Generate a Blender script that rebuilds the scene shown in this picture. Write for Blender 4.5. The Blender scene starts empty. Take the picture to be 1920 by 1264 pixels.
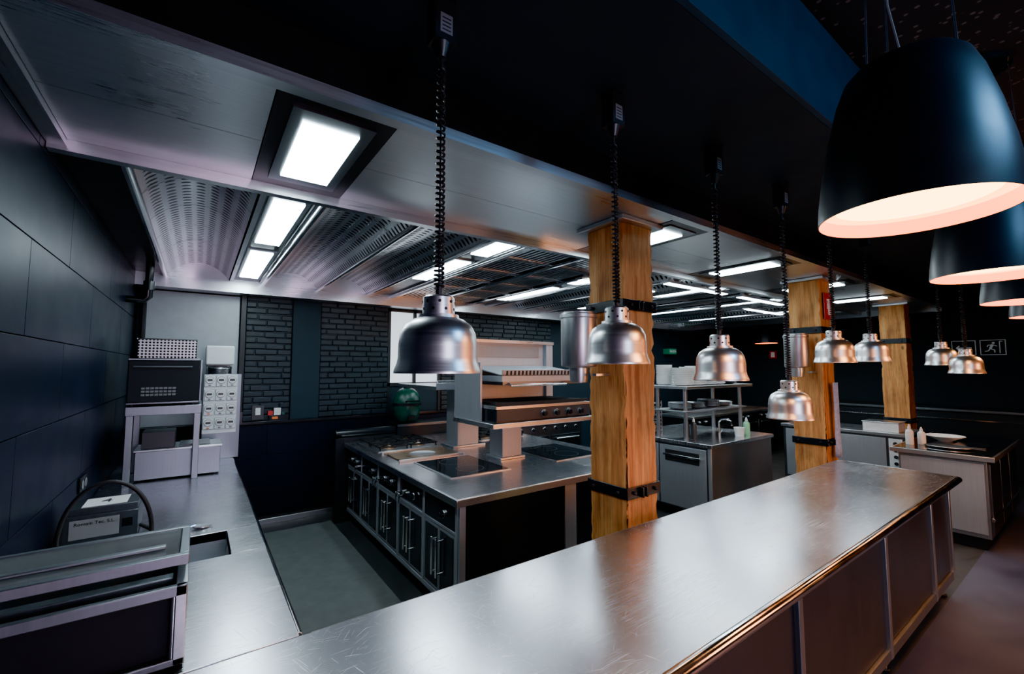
import bpy, bmesh, math, random
from mathutils import Vector, Matrix
random.seed(7)
scene = bpy.context.scene

# ------------------------------------------------------------------ materials
def new_mat(name):
    m = bpy.data.materials.new(name); m.use_nodes = True
    nt = m.node_tree; b = nt.nodes['Principled BSDF']
    return m, nt, b
def N(nt, t, **kw):
    n = nt.nodes.new(t)
    for k, v in kw.items():
        setattr(n, k, v)
    return n
def coords(nt, scale=(1,1,1), rot=(0,0,0)):
    tc = N(nt,'ShaderNodeTexCoord'); mp = N(nt,'ShaderNodeMapping')
    mp.inputs['Scale'].default_value = scale
    src = tc.outputs['Object']
    if any(rot):
        m0 = N(nt,'ShaderNodeMapping'); m0.inputs['Rotation'].default_value = rot
        nt.links.new(src, m0.inputs['Vector']); src = m0.outputs['Vector']
    nt.links.new(src, mp.inputs['Vector'])
    return mp.outputs['Vector']
def ramp(nt, fac, stops):
    r = N(nt,'ShaderNodeValToRGB'); cr = r.color_ramp
    while len(cr.elements) < len(stops): cr.elements.new(0.5)
    for e,(p,c) in zip(cr.elements, stops):
        e.position = p
        e.color = (c,c,c,1) if isinstance(c,(int,float)) else (*c,1)
    nt.links.new(fac, r.inputs['Fac'])
    return r.outputs['Color']
def noise(nt, vec, scale, detail=4, dist=0.0):
    n = N(nt,'ShaderNodeTexNoise'); n.inputs['Scale'].default_value = scale
    n.inputs['Detail'].default_value = detail; n.inputs['Distortion'].default_value = dist
    nt.links.new(vec, n.inputs['Vector']); return n.outputs['Fac']
def bump(nt, b, h, strength, dist=0.002):
    bp = N(nt,'ShaderNodeBump'); bp.inputs['Strength'].default_value = strength
    bp.inputs['Distance'].default_value = dist
    nt.links.new(h, bp.inputs['Height']); nt.links.new(bp.outputs['Normal'], b.inputs['Normal'])
def math2(nt, op, a, b_):
    n = N(nt,'ShaderNodeMath', operation=op)
    for i,s in enumerate((a,b_)):
        if isinstance(s,(int,float)): n.inputs[i].default_value = s
        else: nt.links.new(s, n.inputs[i])
    return n.outputs[0]
def plain(name, col, rough=0.5, metal=0.0, var=0.08, scale=8, bmp=0.0, spec=0.5):
    m, nt, b = new_mat(name)
    v = coords(nt)
    f = noise(nt, v, scale, 3)
    c0 = tuple(max(0,c*(1-var)) for c in col); c1 = tuple(min(1,c*(1+var)) for c in col)
    nt.links.new(ramp(nt, f, [(0.3,c0),(0.7,c1)]), b.inputs['Base Color'])
    nt.links.new(ramp(nt, f, [(0.3,max(0.02,rough-0.04)),(0.7,min(1,rough+0.04))]), b.inputs['Roughness'])
    b.inputs['Metallic'].default_value = metal
    b.inputs['Specular IOR Level'].default_value = spec
    if bmp: bump(nt, b, noise(nt, v, scale*12, 4), bmp)
    return m
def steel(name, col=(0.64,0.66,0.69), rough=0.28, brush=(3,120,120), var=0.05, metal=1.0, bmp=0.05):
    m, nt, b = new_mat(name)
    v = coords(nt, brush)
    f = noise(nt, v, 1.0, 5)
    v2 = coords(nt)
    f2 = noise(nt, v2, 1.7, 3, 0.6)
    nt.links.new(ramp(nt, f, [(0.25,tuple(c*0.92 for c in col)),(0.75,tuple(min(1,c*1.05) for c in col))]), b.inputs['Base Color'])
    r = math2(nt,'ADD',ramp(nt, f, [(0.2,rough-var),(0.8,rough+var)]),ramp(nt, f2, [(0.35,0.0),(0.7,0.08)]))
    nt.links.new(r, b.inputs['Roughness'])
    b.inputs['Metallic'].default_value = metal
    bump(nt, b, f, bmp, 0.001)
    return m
def scratched_steel(name, col, rough):
    m, nt, b = new_mat(name)
    b.inputs['Metallic'].default_value = 1
    acc = None
    for ang,sx,sy,th in ((0.35,9,380,0.715),(-0.6,10,430,0.725),(1.25,8,400,0.72),(2.2,12,460,0.73),(0.0,6,520,0.71)):
        v = coords(nt,(sx,sy,1),(0,0,ang))
        s = ramp(nt, noise(nt, v, 1.0, 1, 0.25), [(th,0.0),(th+0.05,1.0)])
        acc = s if acc is None else math2(nt,'MAXIMUM',acc,s)
    v = coords(nt)
    f = noise(nt, v, 1.4, 2, 0.2)
    g = noise(nt, coords(nt,(4,260,1)), 1.0, 3)
    r = math2(nt,'ADD',ramp(nt, f, [(0.2,rough-0.04),(0.8,rough+0.06)]), math2(nt,'MULTIPLY',acc,0.12))
    r = math2(nt,'ADD',r, ramp(nt,g,[(0.3,0.0),(0.7,0.03)]))
    nt.links.new(r, b.inputs['Roughness'])
    mc = N(nt,'ShaderNodeMix', data_type='RGBA')
    nt.links.new(acc, mc.inputs[0])
    mc.inputs[6].default_value = (*col,1); mc.inputs[7].default_value = (*[min(1,c*1.25) for c in col],1)
    nt.links.new(mc.outputs[2], b.inputs['Base Color'])
    bump(nt, b, acc, 0.10, 0.0005)
    return m
def emis(name, col, strength):
    m, nt, b = new_mat(name)
    b.inputs['Base Color'].default_value = (*col,1)
    b.inputs['Emission Color'].default_value = (*col,1)
    b.inputs['Emission Strength'].default_value = strength
    b.inputs['Roughness'].default_value = 0.4
    return m
def perforated(name, col, rough, px, py, rx, ry, vertical=False):
    m, nt, b = new_mat(name)
    tc = N(nt,'ShaderNodeTexCoord'); sp = N(nt,'ShaderNodeSeparateXYZ')
    nt.links.new(tc.outputs['Object'], sp.inputs[0])
    def cell(sock, p, r):
        a = math2(nt,'DIVIDE',sock,p)
        f = N(nt,'ShaderNodeMath', operation='FRACT'); nt.links.new(a,f.inputs[0])
        k = math2(nt,'MULTIPLY',math2(nt,'SUBTRACT',f.outputs[0],0.5),p/r)
        return math2(nt,'MULTIPLY',k,k)
    if vertical:
        u = math2(nt,'ADD',sp.outputs['X'],sp.outputs['Y']); w_ = sp.outputs['Z']
    else: u = sp.outputs['X']; w_ = sp.outputs['Y']
    a = math2(nt,'ADD',cell(u,px,rx),cell(w_,py,ry))
    d = ramp(nt, a, [(0.55,0.0),(0.9,1.0)])
    mc = N(nt,'ShaderNodeMix', data_type='RGBA'); nt.links.new(d, mc.inputs[0])
    mc.inputs[6].default_value=(0.01,0.01,0.012,1); mc.inputs[7].default_value=(*col,1)
    nt.links.new(mc.outputs[2], b.inputs['Base Color'])
    b.inputs['Metallic'].default_value=1; b.inputs['Roughness'].default_value=rough
    bump(nt,b,d,0.6,0.004)
    return m

STEEL   = steel('brushed_steel')
STEEL_Y = steel('brushed_steel_y', brush=(120,3,120))
STEEL_Z = steel('brushed_steel_vertical', col=(0.58,0.60,0.62), brush=(120,120,3), rough=0.32)
STEEL_P = steel('steel_door_panel', col=(0.46,0.49,0.53), brush=(120,120,3), rough=0.42, metal=0.8)
MSTEEL  = steel('dull_steel', col=(0.30,0.33,0.36), brush=(90,90,3), rough=0.40)
SOFFIT  = steel('soffit_steel', col=(0.70,0.72,0.74), rough=0.28, brush=(1.5,90,90), var=0.03, bmp=0.012)
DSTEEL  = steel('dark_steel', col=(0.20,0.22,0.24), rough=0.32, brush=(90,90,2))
CHROME  = plain('polished_chrome', (0.78,0.79,0.81), 0.14, 1.0, 0.03)
COUNTER = scratched_steel('scratched_worktop_steel', (0.64,0.64,0.68), 0.23)
PERF    = perforated('perforated_filter_steel', (0.74,0.76,0.78), 0.30, 0.07, 0.055, 0.027, 0.016)
PERFB   = perforated('perforated_tray_steel', (0.5,0.5,0.5), 0.35, 0.022, 0.022, 0.008, 0.008, True)
BLACK   = plain('black_paint', (0.006,0.009,0.012), 0.45)
FASCIA  = plain('dark_fascia_metal', (0.035,0.035,0.038), 0.33, 0.7)
BLACKG  = plain('black_enamel', (0.008,0.012,0.016), 0.22)
BLACKM  = plain('matte_black_panel', (0.008,0.010,0.013), 0.55, spec=0.3)
PLUG    = plain('plug_plastic', (0.012,0.014,0.016), 0.35)
GLASSB  = plain('black_ceramic_glass', (0.008,0.010,0.013), 0.06)
RUBBER  = plain('black_rubber', (0.012,0.012,0.013), 0.5)
IRON    = plain('cast_iron', (0.02,0.02,0.022), 0.55, 0.4, bmp=0.2)
TILE    = plain('dark_wall_tile', (0.0045,0.0085,0.020), 0.38, 0.0, 0.15, 3, 0.03, spec=0.17)
BRICK   = plain('painted_black_brick', (0.010,0.020,0.026), 0.42, 0.0, 0.3, 14, 0.5, spec=0.4)
PLASTER = plain('dark_plaster', (0.010,0.024,0.034), 0.6, 0.0, 0.1, 6, 0.1, spec=0.3)
BLUE    = plain('blue_lit_beam', (0.003,0.030,0.058), 0.55, spec=0.3)  # blue light falling on the beam is put into its base colour
CEIL    = plain('dark_ceiling_paint', (0.008,0.019,0.029), 0.6, spec=0.25)
PANELG  = plain('grey_wall_panel', (0.36,0.40,0.42), 0.45, 0.3)
WHITE   = plain('white_plastic', (0.70,0.73,0.74), 0.35)
PORC    = plain('white_porcelain', (0.85,0.85,0.83), 0.15)
GREEN   = plain('green_ceramic', (0.008,0.075,0.05), 0.22, 0, 0.3, 40, 0.3)
GREENS  = emis('green_sign', (0.02,0.25,0.13), 0.05)
RED     = plain('red_sign', (0.55,0.02,0.02), 0.4)
TOWEL   = plain('blue_cloth', (0.35,0.42,0.62), 0.9, 0, 0.2, 30, 0.4)
PAPER   = plain('paper_label', (0.75,0.75,0.73), 0.6)
GREYP   = plain('grey_plastic', (0.14,0.15,0.16), 0.4)
DARKP   = plain('dark_plastic', (0.03,0.032,0.036), 0.35)
SOAP    = plain('green_soap', (0.25,0.6,0.35), 0.2)
BRASS   = plain('warm_burner_metal', (0.45,0.30,0.18), 0.3, 1.0)
ORANGE  = plain('orange_dial', (0.8,0.18,0.03), 0.4)
BOARD   = plain('chopping_board_plastic', (0.65,0.66,0.62), 0.5)
ALU     = steel('spun_aluminium', col=(0.88,0.89,0.90), rough=0.30, brush=(3,3,160))
PENDB   = plain('black_pendant_enamel', (0.006,0.010,0.018), 0.38)
PANEL_L = emis('light_panel_diffuser', (0.74,0.92,1.0), 32.0)
TUBE_L  = emis('light_tube_diffuser', (0.74,0.92,1.0), 20.0)
PEND_L  = emis('pendant_diffuser_core', (1.0,0.60,0.20), 13.0)
PEND_E  = emis('pendant_diffuser_edge', (1.0,0.36,0.06), 10.0)
PEND_W  = emis('pendant_wall_glow', (1.0,0.20,0.02), 4.0)  # lamplight on the shade's inside wall, set as orange emission
WIN_L   = emis('window_daylight', (0.85,0.92,1.0), 1.3)
BULB    = emis('heat_lamp_bulb', (1.0,0.5,0.22), 16.0)
ICON    = emis('sign_face_white', (0.85,0.88,0.88), 0.06)
INK     = plain('black_ink', (0.01,0.01,0.01), 0.6)

def wood_mat():
    m, nt, b = new_mat('old_timber')
    f = noise(nt, coords(nt,(14,14,1.1)), 1.3, 9, 0.5)
    fine = noise(nt, coords(nt,(110,110,4)), 1.0, 5, 0.3)
    c = ramp(nt, f, [(0.28,(0.36,0.13,0.035)),(0.45,(0.60,0.25,0.07)),(0.62,(0.72,0.35,0.11)),(0.82,(0.80,0.47,0.19))])
    fc = ramp(nt, fine, [(0.32,0.68),(0.58,1.0)])
    crack = ramp(nt, noise(nt, coords(nt,(24,24,0.5)), 1.0, 6, 0.7), [(0.295,0.03),(0.315,1.0)])
    stain = ramp(nt, noise(nt, coords(nt,(1,1,.6)), 5.0, 8), [(0.33,0.62),(0.52,1.0)])
    vo = N(nt,'ShaderNodeTexVoronoi'); nt.links.new(coords(nt,(3.2,3.2,1.6)), vo.inputs['Vector']); vo.inputs['Scale'].default_value=1.6
    knot = ramp(nt, vo.outputs['Distance'], [(0.05,0.12),(0.12,1.0)])
    cur = c
    for g in (fc,crack,stain,knot):
        mm = N(nt,'ShaderNodeMix', data_type='RGBA', blend_type='MULTIPLY'); mm.inputs[0].default_value=1
        nt.links.new(cur, mm.inputs[6]); nt.links.new(g, mm.inputs[7]); cur = mm.outputs[2]
    nt.links.new(cur, b.inputs['Base Color'])
    b.inputs['Roughness'].default_value = 0.72
    b.inputs['Specular IOR Level'].default_value = 0.3
    bump(nt, b, math2(nt,'ADD',math2(nt,'MULTIPLY',fc,0.5),crack), 0.9, 0.012)
    return m
WOOD = wood_mat()
def floor_mat(name, c0, c1, rough, sc=5):
    m, nt, b = new_mat(name)
    v = coords(nt)
    f = noise(nt, v, sc, 8, 0.4); g = noise(nt, v, 180, 2)
    nt.links.new(ramp(nt, f, [(0.3,c0),(0.7,c1)]), b.inputs['Base Color'])
    nt.links.new(ramp(nt, f, [(0.3,rough-0.08),(0.7,rough+0.08)]), b.inputs['Roughness'])
    bump(nt, b, g, 0.35, 0.002)
    return m
FLOORK = floor_mat('kitchen_floor', (0.022,0.026,0.027),(0.042,0.047,0.047), 0.5)
FLOORC = floor_mat('polished_concrete', (0.040,0.048,0.088),(0.066,0.078,0.13), 0.42, 2)
MATM   = floor_mat('mat_rubber', (0.085,0.098,0.095),(0.125,0.14,0.133), 0.75, 9)
def dots_ceiling():
    m, nt, b = new_mat('acoustic_ceiling')
    v = coords(nt,(14,14,14))
    vo = N(nt,'ShaderNodeTexVoronoi'); nt.links.new(v, vo.inputs['Vector']); vo.inputs['Scale'].default_value=1.6
    nt.links.new(ramp(nt, vo.outputs['Distance'], [(0.16,(0.11,0.10,0.10)),(0.24,(0.008,0.011,0.015))]), b.inputs['Base Color'])
    b.inputs['Roughness'].default_value=0.8
    return m
DOTS = dots_ceiling()
def clear_mat():
    m, nt, b = new_mat('clear_acrylic')
    b.inputs['Base Color'].default_value=(0.75,0.8,0.8,1)
    b.inputs['Transmission Weight'].default_value=0.9
    b.inputs['Roughness'].default_value=0.12; b.inputs['IOR'].default_value=1.3
    return m
CLEAR = clear_mat()

# ------------------------------------------------------------------ builder
class B:
    def __init__(s, name):
        s.name=name; s.bm=bmesh.new(); s.mats=[]
    def mi(s, mat):
        if mat not in s.mats: s.mats.append(mat)
        return s.mats.index(mat)
    def face(s, vs, mat):
        try:
            f = s.bm.faces.new(vs); f.material_index = s.mi(mat); return f
        except ValueError: return None
    def box(s, x0,x1,y0,y1,z0,z1, mat, M=None):
        P=[(x0,y0,z0),(x1,y0,z0),(x1,y1,z0),(x0,y1,z0),(x0,y0,z1),(x1,y0,z1),(x1,y1,z1),(x0,y1,z1)]
        v=[s.bm.verts.new((M@Vector(p)) if M else p) for p in P]
        for idx in ((3,2,1,0),(4,5,6,7),(0,1,5,4),(1,2,6,5),(2,3,7,6),(3,0,4,7)):
            s.face([v[i] for i in idx], mat)
    def cyl(s, p0,p1,r0,mat,r1=None,seg=20,caps=True):
        r1 = r0 if r1 is None else r1
        p0=Vector(p0); p1=Vector(p1); d=(p1-p0).normalized()
        a = d.orthogonal().normalized(); b=d.cross(a)
        A=[];C=[]
        for i in range(seg):
            t=2*math.pi*i/seg; o=a*math.cos(t)+b*math.sin(t)
            A.append(s.bm.verts.new(p0+o*r0)); C.append(s.bm.verts.new(p1+o*r1))
        for i in range(seg):
            j=(i+1)%seg; s.face([A[i],A[j],C[j],C[i]], mat)
        if caps: s.face(A[::-1],mat); s.face(C,mat)
    def lathe(s, prof, c, mat, seg=48, mats=None, sx=1, sy=1):
        rings=[]
        for r,z in prof:
            if r<1e-5: rings.append([s.bm.verts.new((c[0],c[1],c[2]+z))])
            else: rings.append([s.bm.verts.new((c[0]+sx*r*math.cos(2*math.pi*i/seg),c[1]+sy*r*math.sin(2*math.pi*i/seg),c[2]+z)) for i in range(seg)])
        for k in range(len(rings)-1):
            a,b=rings[k],rings[k+1]; m = mats[k] if mats else mat
            if len(a)==1 and len(b)==1: continue
            for i in range(seg):
                j=(i+1)%seg
                if len(a)==1: s.face([a[0],b[j],b[i]],m)
                elif len(b)==1: s.face([a[i],a[j],b[0]],m)
                else: s.face([a[i],a[j],b[j],b[i]],m)
    def tube(s, pts, r, mat, seg=8):
        pts=[Vector(p) for p in pts]; prev=None; up=None
        n=len(pts)
        for k,p in enumerate(pts):
            t=(pts[min(k+1,n-1)]-pts[max(k-1,0)]).normalized()
            if up is None: up=t.orthogonal().normalized()
            up=(up-t*up.dot(t)).normalized(); b=t.cross(up)
            ring=[s.bm.verts.new(p+(up*math.cos(2*math.pi*i/seg)+b*math.sin(2*math.pi*i/seg))*r) for i in range(seg)]
            if prev:
                for i in range(seg):
                    j=(i+1)%seg; s.face([prev[i],prev[j],ring[j],ring[i]],mat)
            else: s.face(ring[::-1],mat)
            prev=ring
        s.face(prev,mat)
    def knob(s, p, d, r, mat, l=0.03):
        p=Vector(p); d=Vector(d)
        s.cyl(p, p+d*l*0.3, r*1.25, CHROME, seg=18); s.cyl(p+d*l*0.3, p+d*l, r, mat, r1=r*0.85, seg=18)
    def finish(s, bevel=0.003, angle=35, origin=True, parent=None):
        bmesh.ops.recalc_face_normals(s.bm, faces=s.bm.faces)
        me=bpy.data.meshes.new(s.name)
        off=Vector((0,0,0))
        if origin:
            xs=[v.co for v in s.bm.verts]
            mn=Vector([min(c[i] for c in xs) for i in range(3)]); mx=Vector([max(c[i] for c in xs) for i in range(3)])
            off=Vector(((mn.x+mx.x)/2,(mn.y+mx.y)/2,mn.z))
            bmesh.ops.translate(s.bm, verts=s.bm.verts, vec=-off)
        s.bm.to_mesh(me); s.bm.free()
        for m in s.mats: me.materials.append(m)
        for p in me.polygons: p.use_smooth=True
        me.set_sharp_from_angle(angle=math.radians(angle))
        ob=bpy.data.objects.new(s.name, me); ob.location=off
        scene.collection.objects.link(ob)
        if bevel:
            md=ob.modifiers.new('bevel','BEVEL'); md.width=bevel; md.segments=2; md.limit_method='ANGLE'; md.angle_limit=math.radians(50)
            md.harden_normals=False
        if parent:
            ob.parent=parent; ob.matrix_parent_inverse=parent.matrix_world.inverted()
        return ob
def text(body, loc, rot, size, mat, parent, name='lettering', align='CENTER'):
    c=bpy.data.curves.new(name,'FONT'); c.body=body; c.size=size; c.extrude=0.0008
    c.align_x=align; c.align_y='CENTER'
    o=bpy.data.objects.new(name,c); o.location=loc; o.rotation_euler=rot
    c.materials.append(mat); scene.collection.objects.link(o)
    if parent:
        bpy.context.view_layer.update()
        o.parent=parent; o.matrix_parent_inverse=parent.matrix_world.inverted()
    return o
FACE_NY=(math.radians(90),0,0)
FACE_NX=(math.radians(90),0,math.radians(-90))

WX=-0.54; BY=5.68; RX=11.0; FY=-3.6
CT=0.90
# ------------------------------------------------------------------ room shell
b=B('floor')
b.box(WX-0.2,RX+0.2,FY-0.2,0.85,-0.1,0,FLOORC); b.box(WX-0.2,RX+0.2,0.85,6.2,-0.1,0,FLOORK)
b.finish(bevel=0,origin=False)
b=B('wall_left')
b.box(WX-0.2,WX-0.012,FY,6.1,0,3.4,INK)
zz=[0,0.37,0.745,1.12,1.495,1.87,2.245,2.62,3.0,3.38]
for k in range(len(zz)-1):
    y=FY+ (0.0 if k%2 else -0.6)
    while y<6.0:
        y0=max(y,FY); y1=min(y+1.2,6.0)
        if y1-y0>0.02: b.box(WX-0.02,WX,y0+0.002,y1-0.002,zz[k]+0.002,zz[k+1]-0.002,TILE)
        y+=1.2
b.finish(bevel=0.0015,origin=False)
b=B('wall_right'); b.box(RX,RX+0.15,FY,6.1,0,3.4,PLASTER); b.finish(bevel=0,origin=False)
b=B('wall_front'); b.box(WX,RX,FY-0.15,FY,0,3.4,PLASTER); b.finish(bevel=0,origin=False)
b=B('wall_back')
b.box(WX,RX,BY+0.14,BY+0.34,0,3.4,PLASTER)
x=0.0
for k in range(3):
    x=WX+(0 if k%2 else -0.4)
    z0=[0.10,0.42,0.77][k]; z1=[0.42,0.77,1.11][k]
    while x<5.0:
        x0=max(x,WX); x1=min(x+0.8,5.0)
        if x1-x0>0.02: b.box(x0+0.0015,x1-0.0015,BY,BY+0.02,z0+0.0015,z1-0.0015,TILE)
        x+=0.8
b.box(WX,5.0,BY+0.012,BY+0.14,0.0,1.12,INK)
b.box(WX,5.0,BY-0.02,BY+0.14,1.12,1.15,BLACKG)
b.box(WX,5.0,BY-0.008,BY+0.012,0,0.06,STEEL)
b.box(0.89,1.20,BY+0.02,BY+0.14,1.15,2.86,PLASTER)
b.box(0.36,0.41,BY+0.02,BY+0.14,1.15,2.86,BLACK)
b.finish(bevel=0.002,origin=False)
b=B('wall_panel'); b.box(WX+0.08,0.35,BY+0.08,BY+0.139,1.15,2.555,PANELG)
b.box(WX+0.05,WX+0.08,BY+0.06,BY+0.139,1.15,2.555,BLACK); b.finish(bevel=0.004,origin=False)
def bricks(name,x0,x1):
    b=B(name); bw=0.225; bh=0.068; g=0.008
    b.box(x0,x1,BY+0.062,BY+0.139,1.15,2.70,BRICK)
    r=0; z=1.152
    while z<2.68:
        x=x0-(bw*random.uniform(0.4,0.6) if r%2 else bw*random.uniform(0,0.12))
        while x<x1:
            w=bw*random.uniform(0.85,1.1)
            a=max(x,x0)+g/2; c=min(x+w,x1)-g/2
            if c-a>0.02:
                j=random.uniform(-0.007,0.007); dz=random.uniform(-0.003,0.003)
                b.box(a,c,BY+0.045+j,BY+0.08,z+dz,z+bh-g+dz,BRICK)
            x+=w
        z+=bh; r+=1
    return b.finish(bevel=0.008,origin=False)
bricks('wall_back_brickwork',0.41,0.89)
bricks('wall_back_brickwork.001',1.20,2.06)
bricks('wall_back_brickwork.002',2.85,4.95)
b=B('window_1'); b.box(2.10,2.81,BY+0.10,BY+0.139,1.55,2.52,WIN_L)
for xx in (2.06,2.43,2.81): b.box(xx,xx+0.04,BY+0.06,BY+0.139,1.15,2.555,BLACK)
b.box(2.06,2.85,BY+0.06,BY+0.139,1.50,1.55,BLACK); b.box(2.06,2.85,BY+0.06,BY+0.139,2.52,2.555,BLACK)
b.box(2.06,2.85,BY+0.08,BY+0.139,1.15,1.50,PLASTER)
b.finish(bevel=0.002,origin=False)
b=B('ceiling')
b.box(WX,RX,0.72,1.5,2.86,2.96,CEIL)
b.box(WX,RX,1.5,6.1,2.92,3.02,CEIL)
b.finish(bevel=0,origin=False)
b=B('trim_beam'); b.box(WX,RX,0.695,0.72,2.86,3.3,BLUE); b.finish(bevel=0.002,origin=False)
b=B('ceiling_dining'); b.box(WX,RX,FY,0.695,3.3,3.4,DOTS); b.finish(bevel=0,origin=False)

# ------------------------------------------------------------------ ventilated ceiling
HX1=9.0
b=B('extraction_hood')
Z=2.69
b.box(WX+0.002,HX1,1.5,1.52,Z-0.005,2.859,FASCIA)
b.box(WX+0.05,HX1,1.486,1.540,Z-0.038,Z+0.005,STEEL)
b.box(WX+0.002,HX1,2.47,2.52,Z-0.05,2.90,STEEL)
b.box(WX+0.002,WX+0.06,1.5,2.5,Z-0.03,Z+0.02,STEEL_Y)
lights_soffit=[0.385,2.62,4.15,5.75,7.3]
segs=[]; cur=WX+0.06
for lx in lights_soffit:
    segs.append((cur,lx-0.21,'p')); segs.append((lx-0.21,lx+0.21,'l')); cur=lx+0.21
segs.append((cur,HX1,'p'))
for a,c,t in segs:
    if t=='p':
        for (y0,y1) in ((1.535,2.02),(2.02,2.47)):
            n=max(1,round((c-a)/1.3)); w=(c-a)/n
            for i in range(n): b.box(a+i*w+0.0015,a+(i+1)*w-0.0015,y0+0.0015,y1-0.0015,Z,Z+0.02,SOFFIT)
    else:
        b.box(a+0.002,c-0.002,1.537,2.468,Z-0.002,Z+0.02,FASCIA)
        m=(a+c)/2
        b.box(m-0.15,m+0.15,1.66,2.38,Z-0.010,Z-0.002,DSTEEL)
        b.box(m-0.105,m+0.105,1.74,2.30,Z-0.016,Z-0.010,PANEL_L)
b.box(WX+0.002,HX1,1.52,2.47,Z+0.02,Z+0.04,BLACK)
def vault(x0,x1,y0=2.52,y1=5.5,mat=PERF,sag=0.15):
    n=14; rows=[]
    for i in range(n+1):
        t=i/n; x=x0+(x1-x0)*t; z=Z+sag*math.sin(math.pi*t)**0.75
        rows.append((b.bm.verts.new((x,y0,z)),b.bm.verts.new((x,y1,z))))
    for i in range(n): b.face([rows[i][0],rows[i+1][0],rows[i+1][1],rows[i][1]],mat)
    for i in range(n):
        a=rows[i][1].co; c=rows[i+1][1].co
        v=[b.bm.verts.new(p) for p in ((a.x,y1-0.004,a.z-0.0),(c.x,y1-0.004,c.z-0.0),(c.x,y1-0.004,Z-0.02),(a.x,y1-0.004,Z-0.02))]
        b.face(v,STEEL)
    yy=y0+0.5
    while yy<y1-0.1:
        for i in range(n):
            a=rows[i][0].co; c=rows[i+1][0].co
            v=[b.bm.verts.new(p) for p in ((a.x,yy,a.z-0.004),(c.x,yy,c.z-0.004),(c.x,yy+0.008,c.z-0.004),(a.x,yy+0.008,a.z-0.004))]
            b.face(v,DSTEEL)
        yy+=0.5
def baffles(x0,x1,y0=2.52,y1=5.5):
    # ribbed baffle filter cassettes, ribs running front to back
    n=6; w=(y1-y0)/n
    for q in range(n):
        ya=y0+q*w+0.012; yb=y0+(q+1)*w-0.012
        b.box(x0+0.005,x1-0.005,ya,ya+0.03,Z,Z+0.035,STEEL); b.box(x0+0.005,x1-0.005,yb-0.03,yb,Z,Z+0.035,STEEL)
        x=x0+0.03
        while x<x1-0.03:
            b.box(x,x+0.026,ya+0.03,yb-0.03,Z+0.004,Z+0.024,STEEL_Y)
            x+=0.050
    b.box(x0,x1,y0,y1,Z+0.05,Z+0.055,BLACK)
def rail(x): 
    b.cyl((x,2.52,Z-0.012),(x,5.5,Z-0.012),0.022,CHROME,seg=12)
def channel(x0,x1,ranges):
    b.box(x0,x1,2.52,5.5,Z+0.01,Z+0.03,FASCIA)
    m=(x0+x1)/2
    b.box(x0,x0+0.03,2.52,5.5,Z-0.012,Z+0.01,STEEL_Y); b.box(x1-0.03,x1,2.52,5.5,Z-0.012,Z+0.01,STEEL_Y)
    for (y0,y1) in ranges:
        b.box(m-0.105,m+0.105,y0-0.03,y1+0.03,Z-0.002,Z+0.01,DSTEEL)
        b.box(m-0.08,m+0.08,y0,y1,Z-0.010,Z-0.002,PANEL_L)
b.box(WX+0.002,-0.33,2.52,5.5,Z-0.0,Z+0.02,FASCIA)
rail(-0.31)
vault(-0.29,0.22); channel(0.23,0.53,((2.68,3.70),(4.0,5.2)))
x=0.55; k=0
while x<8.6:
    if k in (1,3): baffles(x,x+0.55); baffles(x+0.58,x+1.13)
    else: vault(x,x+0.55); vault(x+0.58,x+1.13)
    rail(x-0.01); rail(x+0.565); rail(x+1.145)
    if x+1.46<HX1: channel(x+1.16,x+1.45,((2.62,3.05),(3.32,4.25)) if k==0 else ((2.7,3.5),(3.8,4.9)))
    x+=1.48; k+=1
b.box(WX+0.002,HX1,5.5,BY+0.02,2.56,2.90,STEEL)
b.box(WX+0.002,HX1,BY+0.02,BY+0.138,2.56,2.90,BLACK)
b.box(HX1,HX1+0.03,1.494,BY+0.138,2.60,2.90,DSTEEL)
b.box(WX+0.002,HX1,2.52,5.5,2.895,2.915,BLACK)
b.finish(bevel=0,origin=False,angle=30)
for i,(xx,yy) in enumerate(((3.05,3.1),(3.9,2.7),(5.4,2.7),(6.6,3.2),(4.6,4.4))):
    b=B('linear_ceiling_light' if i==0 else 'linear_ceiling_light.%03d'%i)
    b.box(xx,xx+1.2,yy-0.05,yy+0.05,Z-0.06,Z-0.035,STEEL)
    b.box(xx+0.02,xx+1.18,yy-0.035,yy+0.035,Z-0.068,Z-0.06,TUBE_L)
    for q in (xx+0.1,xx+1.1): b.box(q-0.02,q+0.02,yy-0.02,yy+0.02,Z-0.035,Z+0.01,STEEL)
    b.finish(bevel=0.002)
b=B('ceiling_duct')
b.cyl((9.05,1.75,2.74),(10.99,1.75,2.74),0.09,DSTEEL,seg=20); b.cyl((9.05,2.0,2.76),(10.99,2.0,2.76),0.05,BRASS,seg=14)
for xx in (9.5,10.5): b.cyl((xx,1.75,2.80),(xx,1.75,2.919),0.008,CHROME,seg=8); b.cyl((xx,2.0,2.80),(xx,2.0,2.919),0.008,CHROME,seg=8)
b.finish(bevel=0)

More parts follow.
